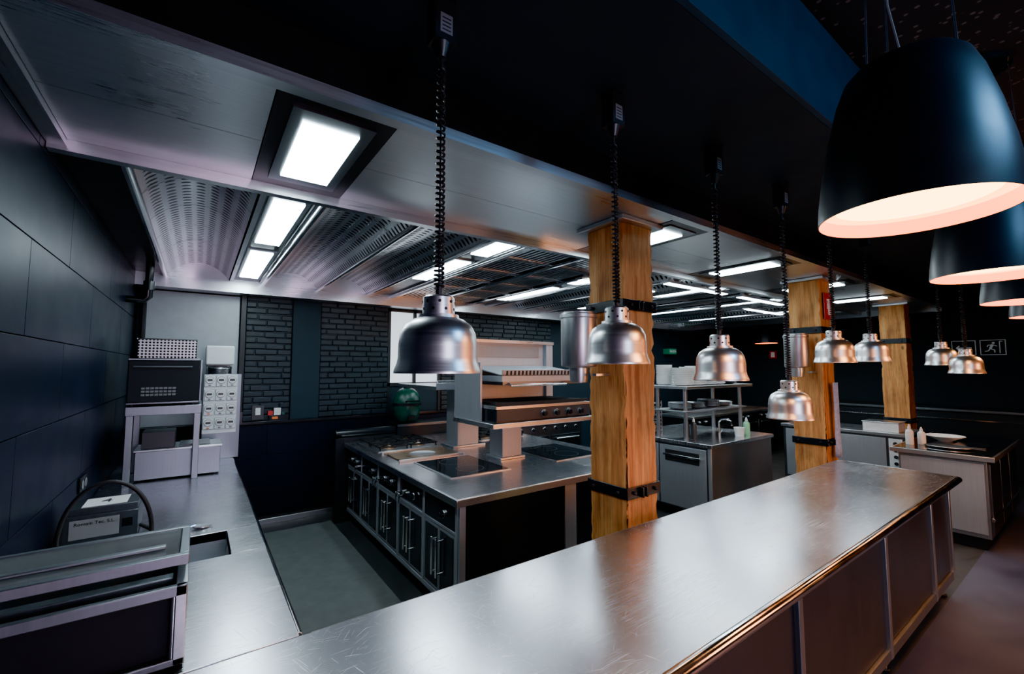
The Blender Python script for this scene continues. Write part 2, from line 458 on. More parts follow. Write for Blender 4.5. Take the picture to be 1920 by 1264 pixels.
# ------------------------------------------------------------------ timber pillars
PILL=[2.10,5.15,8.20]
for i,px in enumerate(PILL):
    b=B('wooden_pillar' if i==0 else 'wooden_pillar.%03d'%i)
    s=0.30; nz=60; rings=[]
    prof=[]
    for side in range(4):
        for q in range(5):
            t=q/5
            prof.append([(t,0),(1,t),(1-t,1),(0,1-t)][side])
    for k in range(nz+1):
        z=(2.66)*k/nz; ring=[]
        for (cx,cy) in prof:
            corner = cx in (0,1) and cy in (0,1)
            a=.006 if corner else .003
            dx=(0.5-cx)*abs(random.gauss(0,a))*2; dy=(0.5-cy)*abs(random.gauss(0,a))*2
            ring.append(b.bm.verts.new((px+s*cx+dx,1.75+s*cy+dy,z)))
        rings.append(ring)
    n=len(prof)
    for k in range(nz):
        for q in range(n):
            j=(q+1)%n; b.face([rings[k][q],rings[k][j],rings[k+1][j],rings[k+1][q]],WOOD)
    b.face(rings[0][::-1],WOOD); b.face(rings[-1],WOOD)
    for zb in (1.0,2.14):
        e=0.012
        b.box(px-e,px+s+e,1.75-e,1.75-e+0.010,zb-0.035,zb+0.035,BLACKG)
        b.box(px-e,px-e+0.010,1.75-e,2.05+e,zb-0.035,zb+0.035,BLACKG)
        b.box(px+s+e-0.01,px+s+e,1.75-e,2.05+e,zb-0.035,zb+0.035,BLACKG)
        b.box(px-e,px+s+e,2.05+e-0.01,2.05+e,zb-0.035,zb+0.035,BLACKG)
        for (qx,qy,dx,dy) in ((px+0.05,1.738,0,-1),(px+0.25,1.738,0,-1),(px-0.012,1.80,-1,0),(px-0.012,2.0,-1,0)):
            b.cyl((qx,qy,zb),(qx+dx*0.018,qy+dy*0.018,zb),0.012,IRON,seg=6)
        b.box(px+0.10,px+0.115,1.75-e-0.03,1.75-e,zb-0.03,zb+0.03,BLACKG)
        b.box(px+0.135,px+0.15,1.75-e-0.03,1.75-e,zb-0.03,zb+0.03,BLACKG)
    b.box(px-0.05,px+s+0.05,1.70,2.10,2.66,2.688,STEEL)
    b.finish(bevel=0.004,angle=40)
def canister(name,cx,cy):
    b=B(name)
    b.lathe([(0,0.0),(0.055,0.0),(0.06,0.05),(0.06,0.09),(0.108,0.10),(0.111,0.11),(0.111,0.40),(0.117,0.405),(0.117,0.425),(0.106,0.43),(0.106,0.44),(0,0.445)],(cx,cy,1.66),STEEL_Z,seg=40)
    xe=2.096 if cx<3 else 5.146
    b.box(cx+0.09,xe,cy-0.02,cy+0.02,1.82,1.86,STEEL); b.box(cx+0.09,xe,cy-0.02,cy+0.02,1.98,2.02,STEEL)
    b.box(cx+0.02,xe,cy-0.13,cy-0.09,1.70,1.715,STEEL)
    return b.finish(bevel=0.001)
canister('steel_dispenser_canister',1.950,1.99)
canister('steel_dispenser_canister.001',5.000,1.93)

# ------------------------------------------------------------------ pass counter
b=B('pass_counter')
X1=4.87
b.box(WX+0.004,X1,0.775,1.57,CT-0.045,CT,COUNTER)
b.cyl((WX+0.03,0.782,CT-0.022),(X1-0.006,0.782,CT-0.022),0.024,CHROME,seg=16)
b.cyl((0.33,1.565,CT-0.022),(X1-0.006,1.565,CT-0.022),0.022,STEEL,seg=12)
b.cyl((X1-0.004,0.782,CT-0.022),(X1-0.004,1.565,CT-0.022),0.023,CHROME,seg=12)
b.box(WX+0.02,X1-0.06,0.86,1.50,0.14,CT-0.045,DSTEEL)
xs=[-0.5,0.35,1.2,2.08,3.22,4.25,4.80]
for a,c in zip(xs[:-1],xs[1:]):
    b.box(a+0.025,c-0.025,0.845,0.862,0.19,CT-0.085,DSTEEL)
    b.box(c-0.028,c+0.012,0.825,0.862,0.13,CT-0.05,STEEL_Z)
b.box(WX+0.02,X1-0.05,0.83,0.862,0.125,0.185,MSTEEL)
b.box(WX+0.02,X1-0.05,0.83,0.862,CT-0.08,CT-0.05,MSTEEL)
b.box(X1-0.075,X1-0.055,0.84,1.50,0.13,CT-0.05,STEEL_Z)
for fx in (-0.4,0.8,2.1,3.3,4.72):
    for fy in (0.90,1.45):
        b.cyl((fx,fy,0),(fx,fy,0.14),0.022,CHROME,seg=14); b.cyl((fx,fy,0),(fx,fy,0.02),0.034,RUBBER,seg=14)
b.finish(bevel=0.004)
b=B('side_worktop')
SX0,SX1,SY0,SY1=-0.24,0.155,2.42,2.78
W1=0.295; Y0,Y1=1.574,BY-0.025
b.box(WX+0.004,W1,Y0,SY0,CT-0.045,CT,COUNTER); b.box(WX+0.004,W1,SY1,Y1,CT-0.045,CT,COUNTER)
b.box(WX+0.004,SX0,SY0,SY1,CT-0.045,CT,COUNTER); b.box(SX1,W1,SY0,SY1,CT-0.045,CT,COUNTER)
b.box(SX0,SX1,SY0,SY1,0.68,0.69,STEEL)
for q in ((SX0-0.004,SX0,SY0,SY1),(SX1,SX1+0.004,SY0,SY1),(SX0,SX1,SY0-0.004,SY0),(SX0,SX1,SY1,SY1+0.004)):
    b.box(*q,0.68,CT-0.001,STEEL)
b.cyl((-0.04,2.6,0.69),(-0.04,2.6,0.694),0.035,CHROME)
b.cyl((W1-0.004,Y0+0.02,CT-0.022),(W1-0.004,Y1,CT-0.022),0.022,CHROME,seg=12)
b.box(WX+0.02,W1-0.06,Y0+0.02,Y1-0.01,0.12,0.66,DSTEEL)
b.box(WX+0.02,W1-0.06,SY1+0.02,Y1-0.01,0.66,CT-0.045,DSTEEL)
for fy in (1.8,3.0,4.2,5.4):
    for fx in (-0.45,0.15): b.cyl((fx,fy,0),(fx,fy,0.12),0.022,CHROME,seg=12)
b.finish(bevel=0.004)

# ------------------------------------------------------------------ cooking island
IX0,IX1,IY0,IY1=1.39,3.45,2.54,5.22
b=B('cooking_island')
b.box(IX0,IX1,IY0,IY1,CT-0.05,CT,COUNTER)
b.box(IX0-0.006,IX1+0.006,IY0-0.006,IY0+0.006,CT-0.052,CT-0.004,STEEL)
b.box(IX0-0.006,IX0+0.006,IY0,IY1,CT-0.052,CT-0.004,STEEL_Y)
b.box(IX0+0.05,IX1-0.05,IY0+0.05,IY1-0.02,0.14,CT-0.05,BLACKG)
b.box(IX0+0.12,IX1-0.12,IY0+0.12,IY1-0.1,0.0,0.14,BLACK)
for (a,c) in ((IX0+0.04,IX0+0.085),(2.36,2.48),(IX1-0.085,IX1-0.04)):
    b.box(a,c,IY0+0.035,IY0+0.055,0.14,CT-0.05,STEEL_P)
b.box(IX0+0.04,IX1-0.04,IY0+0.036,IY0+0.055,0.14,0.17,STEEL)
nmod=5; L=(IY1-0.03-(IY0+0.06))/nmod
for side,(fx,sg) in enumerate(((IX0+0.05,-1),(IX1-0.05,1))):
    def fb(d0,d1,y0,y1,z0,z1,m):
        a,c=sorted((fx+sg*d0,fx+sg*d1)); b.box(a,c,y0,y1,z0,z1,m)
    for i in range(nmod):
        y0=IY0+0.06+i*L; y1=y0+L
        fb(0,0.014,y0,y0+0.035,0.14,CT-0.05,STEEL_P)
        fb(0,0.016,y0+0.035,y1,CT-0.075,CT-0.052,STEEL_P)
        fb(0,0.016,y0+0.035,y1,0.14,0.175,STEEL_P)
        if i!=1: fb(0,0.012,y0+0.04,y1-0.005,0.66,0.82,BLACKG)
        fb(0,0.014,y0+0.035,y1,0.635,0.655,STEEL_P)
        half=(y0+0.035+y1)/2
        for (a,c) in ((y0+0.04,half-0.004),(half+0.004,y1-0.005)):
            fb(0,0.010,a,c,0.185,0.63,STEEL_P)
            fb(0.010,0.015,a+0.018,c-0.018,0.205,0.61,BLACKG)
        for hy in (half-0.035,half+0.035):
            X=fx+sg*0.05
            b.cyl((X,hy,0.30),(X,hy,0.56),0.009,CHROME,seg=10)
            for hz in (0.32,0.54): b.cyl((fx+sg*0.008,hy,hz),(X,hy,hz),0.006,CHROME,seg=8)
        for kk in range(2 if i in(2,4) else 1):
            b.knob((fx+sg*0.012,half-0.08+kk*0.16,0.735),(sg,0,0),0.022,BLACKG,0.04)
    for ty in (3.55,3.62,4.15,4.22,4.8):
        b.cyl((fx+sg*0.01,ty,0.70),(fx+sg*0.05,ty,0.70),0.012,CHROME,seg=10)
        b.cyl((fx+sg*0.045,ty,0.70),(fx+sg*0.045,ty,0.63),0.008,CHROME,seg=8)
b.finish(bevel=0.002)
def glasshob(name,x0,x1,y0,y1):
    b=B(name)
    b.box(x0,x1,y0,y1,CT+0.0005,CT+0.006,STEEL); b.box(x0+0.02,x1-0.02,y0+0.02,y1-0.02,CT+0.006,CT+0.010,GLASSB)
    for cy in (y0+(y1-y0)*0.28,y0+(y1-y0)*0.72):
        cx=(x0+x1)/2
        b.lathe([(0.115,0.0101),(0.115,0.0104),(0.118,0.0104),(0.118,0.0101)],(cx,cy,CT),GREYP,seg=40)
    b.finish(bevel=0.001)
glasshob('induction_hob',1.60,2.17,3.03,3.74)
glasshob('induction_hob.001',2.68,3.28,3.03,3.74)
b=B('plancha_griddle')
b.box(1.52,2.14,3.84,4.28,CT+0.0005,CT+0.012,BRASS); b.lathe([(0,0.0125),(0.12,0.0125),(0.125,0.014),(0.13,0.0125)],(1.83,4.06,CT),STEEL,seg=40)
b.box(1.50,2.16,3.82,3.84,CT+0.0005,CT+0.02,STEEL);b.box(1.50,2.16,4.28,4.30,CT+0.0005,CT+0.02,STEEL)
b.finish(bevel=0.002)
def gas(name,x0,x1,y0,y1,nx=2,ny=2):
    b=B(name)
    b.box(x0,x1,y0,y1,CT+0.0005,CT+0.008,STEEL)
    w=(x1-x0)/nx; h=(y1-y0)/ny
    for i in range(nx):
        for j in range(ny):
            cx=x0+w*(i+.5); cy=y0+h*(j+.5)
            b.lathe([(0.075,0.008),(0.075,0.014),(0.05,0.018),(0.05,0.03),(0.03,0.036),(0,0.036)],(cx,cy,CT),BRASS,seg=28)
            z0=CT+0.008; zt=CT+0.052
            for (a,c,e,f) in ((cx-w/2+.01,cx+w/2-.01,cy-h/2+.01,cy-h/2+.022),(cx-w/2+.01,cx+w/2-.01,cy+h/2-.022,cy+h/2-.01),(cx-w/2+.01,cx-w/2+.022,cy-h/2+.01,cy+h/2-.01),(cx+w/2-.022,cx+w/2-.01,cy-h/2+.01,cy+h/2-.01)):
                b.box(a,c,e,f,zt-0.014,zt,IRON)
            for ang in range(8):
                t=ang*math.pi/4; R=min(w,h)/2-0.012
                M=Matrix.Translation((cx,cy,0))@Matrix.Rotation(t,4,'Z')
                b.box(0.045,R*(1.0 if ang%2==0 else 1.3),-0.005,0.005,zt-0.012,zt+0.003,IRON,M)
            for sx in (-1,1):
                for sy in (-1,1):
                    b.box(cx+sx*(w/2-.022)-.006,cx+sx*(w/2-.022)+.006,cy+sy*(h/2-.022)-.006,cy+sy*(h/2-.022)+.006,z0,zt,IRON)
    b.finish(bevel=0.0015)
gas('gas_burner_hob',1.50,2.16,4.38,5.06)
gas('gas_burner_hob.001',2.68,3.34,4.38,5.06)
b=B('island_gantry')
b.box(2.29,2.57,3.36,3.62,CT+0.0005,CT+0.02,STEEL); b.box(2.32,2.54,3.38,3.60,CT+0.02,1.245,STEEL_P)
b.box(2.22,2.62,4.15,4.45,CT+0.0005,CT+0.02,STEEL); b.box(2.28,2.54,4.17,4.43,CT+0.02,1.53,STEEL_P)
b.box(1.93,2.93,3.98,5.0,1.53,1.565,STEEL); b.box(1.93,2.93,3.975,3.985,1.53,1.60,STEEL)
b.cyl((1.95,4.0,1.62),(2.9,4.0,1.62),0.008,CHROME)
for xx in (1.95,2.43,2.9): b.cyl((xx,4.0,1.565),(xx,4.0,1.62),0.006,CHROME)
b.box(1.98,3.16,3.02,3.72,1.245,1.285,STEEL)
b.finish(bevel=0.003)
b=B('countertop_chargrill')
gx0,gx1,gy0,gy1=2.03,3.12,3.05,3.62
b.box(gx0,gx1,gy0,gy1,1.287,1.40,BLACKG); b.box(gx0,gx1,gy0-0.012,gy0,1.30,1.395,DARKP)
for i in range(4):
    b.knob((gx0+0.5+0.15*i,gy0-0.012,1.345),(0,-1,0),0.026,BLACKG,0.04)
b.box(gx0-0.005,gx1+0.005,gy0-0.01,gy1,1.40,1.425,STEEL)
b.box(gx0+0.03,gx1-0.03,gy0+0.03,gy1-0.03,1.425,1.43,INK)
for i in range(34):
    xx=gx0+0.04+i*0.03; b.box(xx,xx+0.012,gy0+0.02,gy1-0.03,1.432,1.452,IRON)
b.box(gx0,gx1,gy0+0.01,gy0+0.025,1.43,1.455,IRON)
b.box(gx0-0.03,gx0+0.06,gy1,gy1+0.10,1.287,2.0,STEEL_P); b.box(gx1-0.06,gx1+0.03,gy1,gy1+0.10,1.287,2.0,STEEL_P)
b.box(gx0+0.06,gx1-0.06,gy1+0.04,gy1+0.07,1.43,2.0,STEEL_P)
b.box(gx0-0.03,gx1+0.03,gy1-0.02,gy1+0.10,2.0,2.03,STEEL)
b.box(gx0+0.14,gx1-0.14,gy1+0.03,gy1+0.04,1.86,1.97,MSTEEL)
b.box(gx0+0.10,gx1-0.04,gy0+0.05,gy1,1.60,1.63,DSTEEL)
b.box(gx0+0.08,gx1-0.02,gy0+0.03,gy1+0.02,1.63,1.68,STEEL_P)
M=Matrix.Translation((0,gy0+0.03,1.682))@Matrix.Rotation(math.radians(8),4,'X')
b.box(gx0+0.08,gx1-0.02,0,0.57,0.0,0.010,STEEL_P,M)
b.box(gx0+0.08,gx1-0.02,0,0.012,0.0,0.05,STEEL_P,M)
for i in range(22):
    b.box(gx0+0.12+i*0.042,gx0+0.14+i*0.042,-0.001,0.0,0.006,0.044,INK,M)
b.cyl((gx0+0.15,gy0+0.0,1.60),(gx1-0.3,gy0+0.0,1.60),0.010,CHROME)
for xx in (gx0+0.16,gx1-0.31): b.cyl((xx,gy0,1.60),(xx,gy0+0.06,1.62),0.007,CHROME)
b.box(gx0-0.035,gx0-0.015,gy0+0.20,gy1+0.1,1.287,1.80,STEEL_P)
b.finish(bevel=0.002)
b=B('rolled_splash_guard')
b.cyl((1.30,5.285,0.99),(2.00,5.285,0.99),0.05,BLACKG,seg=24); b.box(1.30,2.0,5.24,5.32,0.0,0.945,BLACK); b.finish()
b=B('low_plinth'); b.box(2.02,3.0,5.24,5.65,0,1.02,BLACK); b.box(2.02,3.0,5.235,5.655,1.02,1.05,DSTEEL); b.finish()
b=B('kamado_grill')
c=(2.22,5.44,1.052)
b.lathe([(0,0.0),(0.10,0.0),(0.13,0.02),(0.165,0.10),(0.178,0.19),(0.178,0.215)],c,GREEN,seg=40)
b.lathe([(0.182,0.215),(0.184,0.245),(0.178,0.25)],c,IRON,seg=40)
b.lathe([(0.178,0.25),(0.172,0.30),(0.145,0.37),(0.095,0.42),(0.05,0.44),(0.045,0.44)],c,GREEN,seg=40)
b.lathe([(0.05,0.44),(0.05,0.475),(0.058,0.48),(0.058,0.49),(0,0.495)],c,IRON,seg=24)
b.tube([(c[0]-0.08,c[1]-0.17,c[2]+0.27),(c[0]-0.08,c[1]-0.22,c[2]+0.28),(c[0]+0.08,c[1]-0.22,c[2]+0.28),(c[0]+0.08,c[1]-0.17,c[2]+0.27)],0.010,IRON)
b.box(c[0]-0.05,c[0]+0.05,c[1]-0.178,c[1]-0.15,c[2]+0.04,c[2]+0.09,IRON)
b.finish(bevel=0.001)
b=B('oven_range')
b.box(3.6,4.9,4.95,5.655,0.10,0.92,DSTEEL); b.box(3.58,4.92,4.93,5.655,0.92,0.95,STEEL)
for i in range(6): b.knob((3.72+i*0.21,4.95,0.86),(0,-1,0),0.022,BLACKG)
for a in (3.65,4.28):
    b.box(a,a+0.57,4.935,4.95,0.2,0.76,BLACKG); b.cyl((a+0.06,4.90,0.71),(a+0.51,4.90,0.71),0.010,CHROME)
    for q in (a+0.08,a+0.49): b.cyl((q,4.90,0.71),(q,4.94,0.71),0.007,CHROME)
for fx in (3.66,4.84):
    for fy in (5.0,5.6): b.cyl((fx,fy,0),(fx,fy,0.10),0.02,CHROME)
b.finish()
def pan(name,cx,cy,z,r,h,mat,ang):
    b=B(name)
    b.lathe([(0,0),(r*0.96,0),(r,0.008),(r,h),(r+0.006,h+0.003),(r-0.004,h),(r-0.005,0.01),(0,0.006)],(cx,cy,z),mat,seg=32)
    d=Vector((math.cos(ang),math.sin(ang),0)); p=Vector((cx,cy,z+h*0.85))
    b.tube([p+d*r,p+d*(r+0.05)+Vector((0,0,0.015)),p+d*(r+0.2)+Vector((0,0,0.03))],0.009,mat)
    return b.finish(bevel=0)
pan('saucepan',3.95,5.25,0.951,0.13,0.14,STEEL,-0.6)
pan('saucepan.001',4.4,5.3,0.951,0.15,0.20,MSTEEL,-1.2)

# ------------------------------------------------------------------ left worktop equipment
b=B('vacuum_sealer')
x0,x1,y0,y1=-0.53,0.0,1.60,2.08
z0=CT+0.012; z1=1.13
b.box(x0,x0+0.02,y0,y1,z0,z1,MSTEEL); b.box(x1-0.028,x1,y0,y1,z0,z1,STEEL_Y)
b.box(x0,x1,y0+0.03,y0+0.05,z0,z1-0.03,BLACKM); b.box(x0,x1,y1-0.03,y1,z0,z1,MSTEEL)
b.box(x0,x1,y0,y1,z0,z0+0.02,DSTEEL)
b.box(x0+0.02,x1-0.028,y0+0.05,y1-0.03,z0+0.09,z0+0.10,BLACK)
b.box(x0,x1,y0,y0+0.02,z1-0.03,z1,MSTEEL)
b.box(x0+0.03,x1-0.035,y0+0.10,y0+0.14,z0+0.10,z1-0.01,MSTEEL)
b.box(x0+0.03,x1-0.035,y1-0.10,y1-0.06,z0+0.10,z1-0.02,GREYP)
M=Matrix.Translation((0,y1-0.02,z1+0.006))@Matrix.Rotation(math.radians(-4),4,'X')
for q in ((x0,x1,-0.40,-0.37),(x0,x1,-0.03,0.0),(x0,x0+0.03,-0.37,-0.03),(x1-0.025,x1,-0.37,-0.03)):
    b.box(q[0],q[1],q[2],q[3],0,0.03,MSTEEL,M)
b.box(x0+0.03,x1-0.025,-0.37,-0.03,0.010,0.026,CLEAR,M)
b.box(x0+0.04,x1-0.06,-0.30,-0.27,0.030,0.040,MSTEEL,M)
b.cyl((x1-0.03,y0+0.012,z0+0.01),(x1-0.03,y0+0.012,z1-0.02),0.008,CHROME)
for fx in (x0+0.05,x1-0.05):
    for fy in (y0+0.05,y1-0.05): b.cyl((fx,fy,CT+0.0005),(fx,fy,z0),0.02,RUBBER,seg=12)
b.finish(bevel=0.003)
b=B('sealing_controller')
x0,x1,y0,y1=-0.50,-0.22,2.95,3.20
b.box(x0,x1,y0,y1,CT+0.012,CT+0.135,DSTEEL); b.box(x0+0.005,x1-0.005,y0+0.03,y1-0.01,CT+0.135,CT+0.165,DSTEEL)
b.box(x0+0.06,x1-0.05,y0+0.05,y1-0.03,CT+0.165,CT+0.167,PAPER)
b.box(x0+0.03,x1-0.07,y0-0.002,y0,CT+0.03,CT+0.12,PANELG)
b.box(x1-0.06,x1-0.02,y0-0.003,y0,CT+0.06,CT+0.10,BLACKG)
for fx in (x0+0.03,x1-0.03):
    for fy in (y0+0.03,y1-0.03): b.cyl((fx,fy,CT+0.0005),(fx,fy,CT+0.012),0.014,RUBBER,seg=10)
pts=[]
for k in range(25):
    t=k/24; a=math.pi*t
    pts.append((-0.33-0.17*math.cos(a)+0.0, 2.90-0.02*math.sin(a), CT+0.03+0.27*math.sin(a)))
b.tube(pts,0.010,RUBBER,10)
b.tube([(-0.16,2.90,CT+0.03),(-0.155,2.92,CT+0.015),(-0.17,3.0,CT+0.012),(-0.215,3.05,CT+0.03)],0.010,RUBBER,10)
o=b.finish()
bpy.context.view_layer.update()
text('Romain Tec, S.L.',(-0.38,2.9465,CT+0.10),FACE_NY,0.022,INK,o)
text('4',(-0.355,3.085,CT+0.168),(0,0,0),0.09,INK,o)
b=B('serving_spoon')
b.tube([(-0.20,2.86,CT+0.010),(-0.05,2.88,CT+0.012),(0.02,2.90,CT+0.02)],0.005,CHROME)
b.lathe([(0,0.0),(0.03,0.004),(0.036,0.012),(0.033,0.012),(0,0.004)],(0.05,2.905,CT+0.001),CHROME,seg=20,sx=1.3)
b.finish(bevel=0)
b=B('steel_stand')
x0,x1,y0,y1=-0.42,0.03,4.20,4.75
b.box(x0,x1,y0,y1,1.43,1.465,MSTEEL)
b.box(x0,x1,y0-0.003,y0+0.012,1.40,1.465,MSTEEL)
for fx in (x0+0.005,x1-0.045):
    for fy in (y0+0.005,y1-0.045): b.box(fx,fx+0.04,fy,fy+0.04,CT+0.0005,1.43,MSTEEL)
b.finish()
b=B('countertop_oven')
z0,z1=1.467,1.82
b.box(x0+0.0,x1-0.02,y0+0.02,y1-0.03,z0+0.015,z1,BLACKM)
b.box(x0+0.005,x1-0.025,y0+0.008,y0+0.02,z0+0.03,z1-0.02,BLACKM)
b.box(x0,x1-0.02,y0+0.006,y0+0.02,z1-0.012,z1,MSTEEL); b.box(x0,x1-0.02,y0+0.006,y0+0.02,z0+0.015,z0+0.028,DSTEEL)
b.cyl((x0+0.03,y0-0.010,z1-0.06),(x1-0.07,y0-0.010,z1-0.06),0.006,DSTEEL,seg=10)
for q in (x0+0.05,x1-0.09): b.cyl((q,y0-0.010,z1-0.06),(q,y0+0.01,z1-0.06),0.005,DSTEEL,seg=8)
for i in range(8): 
    for j in range(3): b.box(x0+0.08+i*0.026,x0+0.102+i*0.026,y0+0.004,y0+0.0085,z0+0.075+j*0.024,z0+0.091+j*0.024,GREYP)
for fx in (x0+0.03,x1-0.06):
    for fy in (y0+0.06,y1-0.07): b.cyl((fx,fy,z0-0.001),(fx,fy,z0+0.015),0.016,RUBBER,seg=10)
b.box(x1-0.02,x1-0.008,y0+0.02,y1-0.03,z0+0.02,z1-0.005,MSTEEL)
b.finish()
b=B('perforated_basket')
bx0,bx1,by0,by1,bz0,bz1=-0.38,-0.02,4.28,4.66,1.822,1.97
for q in ((bx0,bx1,by0,by0+0.004,bz0,bz1),(bx0,bx1,by1-0.004,by1,bz0,bz1),(bx0,bx0+0.004,by0,by1,bz0,bz1),(bx1-0.004,bx1,by0,by1,bz0,bz1),(bx0,bx1,by0,by1,bz0,bz0+0.004)):
    b.box(*q,PERFB)
b.tube([(bx0,by0,bz1),(bx1,by0,bz1),(bx1,by1,bz1),(bx0,by1,bz1),(bx0,by0,bz1)],0.005,CHROME)
b.finish(bevel=0)
b=B('water_bath')
b.box(-0.36,0.17,4.30,4.62,CT+0.012,CT+0.22,MSTEEL); b.box(-0.37,0.18,4.29,4.63,CT+0.22,CT+0.235,STEEL)
b.box(-0.10,0.10,4.34,4.58,CT+0.235,CT+0.25,GREYP); b.box(-0.33,-0.13,4.34,4.58,CT+0.235,CT+0.36,DARKP)
for fx in (-0.33,0.14):
    for fy in (4.33,4.59): b.cyl((fx,fy,CT+0.0005),(fx,fy,CT+0.012),0.014,RUBBER,seg=10)
b.finish()
b=B('timer_panel')
x0,y0=0.045,4.98
x1=0.34
b.box(x0,x1,y0,y0+0.14,CT+0.0005,1.69,MSTEEL)
b.box(x0-0.0,x1-0.03,y0-0.012,y0,1.14,1.685,WHITE)
for i in range(3):
    for j in range(4):
        cx=x0+0.045+i*0.088; cz=1.635-j*0.132
        b.box(cx-0.041,cx+0.041,y0-0.014,y0-0.0115,cz-0.061,cz+0.045,GREYP)
        b.box(cx-0.038,cx+0.038,y0-0.022,y0-0.012,cz-0.058,cz+0.042,WHITE)
        b.cyl((cx,y0-0.020,cz),(cx,y0-0.025,cz),0.034,GREYP,seg=24)
        b.cyl((cx,y0-0.020,cz),(cx,y0-0.030,cz),0.030,PAPER,seg=24)
        b.box(cx-0.020,cx+0.020,y0-0.032,y0-0.029,cz-0.008,cz+0.012,DARKP)
        b.box(cx-0.010,cx+0.010,y0-0.026,y0-0.019,cz-0.052,cz-0.042,ORANGE if i==0 and j>1 else GREYP)
b.box(x1,x1+0.025,y0+0.03,y0+0.11,1.2,1.32,BLACKG)
b.finish(bevel=0.002)
b=B('food_processor')
c=(0.17,5.34,CT)
b.box(0.05,0.29,5.20,5.52,CT+0.0005,CT+0.72,WHITE)
b.lathe([(0.0,0.72),(0.09,0.72),(0.105,0.76),(0.105,0.84),(0.11,0.85),(0.11,0.865),(0,0.87)],c,STEEL,seg=32)
b.box(0.06,0.28,5.45,5.53,CT+0.72,CT+1.05,WHITE); b.box(0.05,0.29,5.20,5.53,CT+0.88,CT+1.07,WHITE)
b.finish(bevel=0.02)
b=B('wall_socket')
b.box(WX+0.0005,WX+0.012,3.55,3.72,1.02,1.11,BLACKG)
for yy in (3.59,3.675): b.cyl((WX+0.012,yy,1.065),(WX+0.018,yy,1.065),0.026,GREYP,seg=20)
b.finish(bevel=0.004)
b=B('wall_switch_box'); b.box(0.50,0.62,BY+0.0,BY+0.05,1.165,1.33,DARKP); b.box(0.535,0.585,BY-0.006,BY,1.22,1.30,PAPER)
b.finish(bevel=0.012)
b=B('indicator_box'); b.box(0.67,0.87,BY-0.01,BY+0.04,1.151,1.21,BLACKG); b.box(0.70,0.76,BY-0.014,BY-0.01,1.165,1.195,ORANGE)
b.box(0.66,0.71,BY-0.005,BY+0.03,1.21,1.26,RED); b.box(0.72,0.79,BY-0.005,BY+0.03,1.21,1.29,PAPER); b.box(0.80,0.83,BY-0.005,BY+0.03,1.21,1.24,GREEN); b.finish()
b=B('wall_pipe')
b.tube([(WX-0.0,5.0,2.35),(WX+0.12,5.0,2.35),(WX+0.15,5.0,2.38),(WX+0.15,5.0,2.69)],0.030,BLACKG,14)
b.cyl((WX+0.15,5.0,2.44),(WX+0.15,5.0,2.52),0.042,BLACKG); b.finish(bevel=0)
b=B('rubber_floor_mat'); b.box(0.36,1.30,1.75,5.35,0.0,0.012,MATM); b.finish()

# ------------------------------------------------------------------ prep station
b=B('prep_station')
x0,x1,y0,y1=4.60,6.07,2.65,3.95
b.box(x0,x1,y0,y1,CT-0.04,CT,COUNTER)
b.box(x0+0.03,x1-0.03,y0+0.03,y1-0.03,0.12,CT-0.04,DSTEEL)
b.box(x0+0.03,x1-0.03,y0+0.02,y0+0.03,0.12,CT-0.04,MSTEEL)
b.box(x0+0.015,x0+0.03,y0+0.02,y0+0.06,0.12,CT-0.04,STEEL_P); b.box(x0+0.012,x0+0.03,y0+0.08,y0+0.68,0.14,CT-0.07,STEEL_P)
b.box(x0+0.006,x0+0.013,y0+0.16,y0+0.60,CT-0.25,CT-0.12,INK)
b.box(x0-0.012,x0+0.012,y0+0.14,y0+0.62,CT-0.19,CT-0.165,CHROME)
b.box(x0+0.012,x0+0.03,y0+0.70,y1-0.05,0.14,CT-0.07,STEEL_P)
b.box(x0+0.10,x1-0.10,y0+0.10,y1-0.1,0,0.12,BLACK)
for fx in (x0+0.10,x1-0.10):
    for fy in (3.02,3.40): b.box(fx-0.018,fx+0.018,fy-0.018,fy+0.018,CT,1.50,STEEL_Z)
b.box(x0,x1+0.08,2.93,3.48,1.50,1.535,STEEL); b.box(x0+0.05,x1,2.98,3.44,1.22,1.24,STEEL)
b.finish()
def plates(name,cx,cy,z,n,r=0.13,mat=PORC):
    b=B(name)
    for i in range(n):
        zz=z+i*0.012; ox=random.uniform(-.003,.003)
        b.lathe([(0,0.001),(r*0.55,0.001),(r*0.98,0.018),(r,0.021),(r*0.97,0.023),(r*0.55,0.006),(0,0.006)],(cx+ox,cy,zz),mat,seg=32)
    return b.finish(bevel=0)
ps=[(4.78,3.10,17,.13,PORC),(5.06,3.10,19,.13,PORC),(5.33,3.10,15,.12,PORC),(5.58,3.12,14,.11,PORC),(5.84,3.12,17,.12,DARKP),(4.80,3.37,20,.10,PORC),(5.30,3.36,18,.11,PORC),(5.62,3.37,19,.10,DARKP)]
for i,(cx,cy,n,r,m) in enumerate(ps): plates('plate_stack' if i==0 else 'plate_stack.%03d'%i,cx,cy,1.536,n,r,m)
for i,(cx,cy,n) in enumerate(((4.86,3.2,6),(5.18,3.2,5),(5.5,3.2,7),(5.82,3.2,4))): plates('tray_stack' if i==0 else 'tray_stack.%03d'%i,cx,cy,1.241,n,.14,STEEL)
b=B('sheet_pan_rack')
for q in range(8): b.box(4.66,4.98,3.55,3.9,CT+0.03+q*0.05,CT+0.04+q*0.05,STEEL)
for fx in (4.66,4.98):
    for fy in (3.55,3.9): b.cyl((fx,fy,CT+0.0005),(fx,fy,CT+0.42),0.008,CHROME)
b.finish(bevel=0)
b=B('sink_faucet')
b.cyl((5.30,2.95,CT+0.001),(5.30,2.95,CT+0.05),0.02,CHROME)
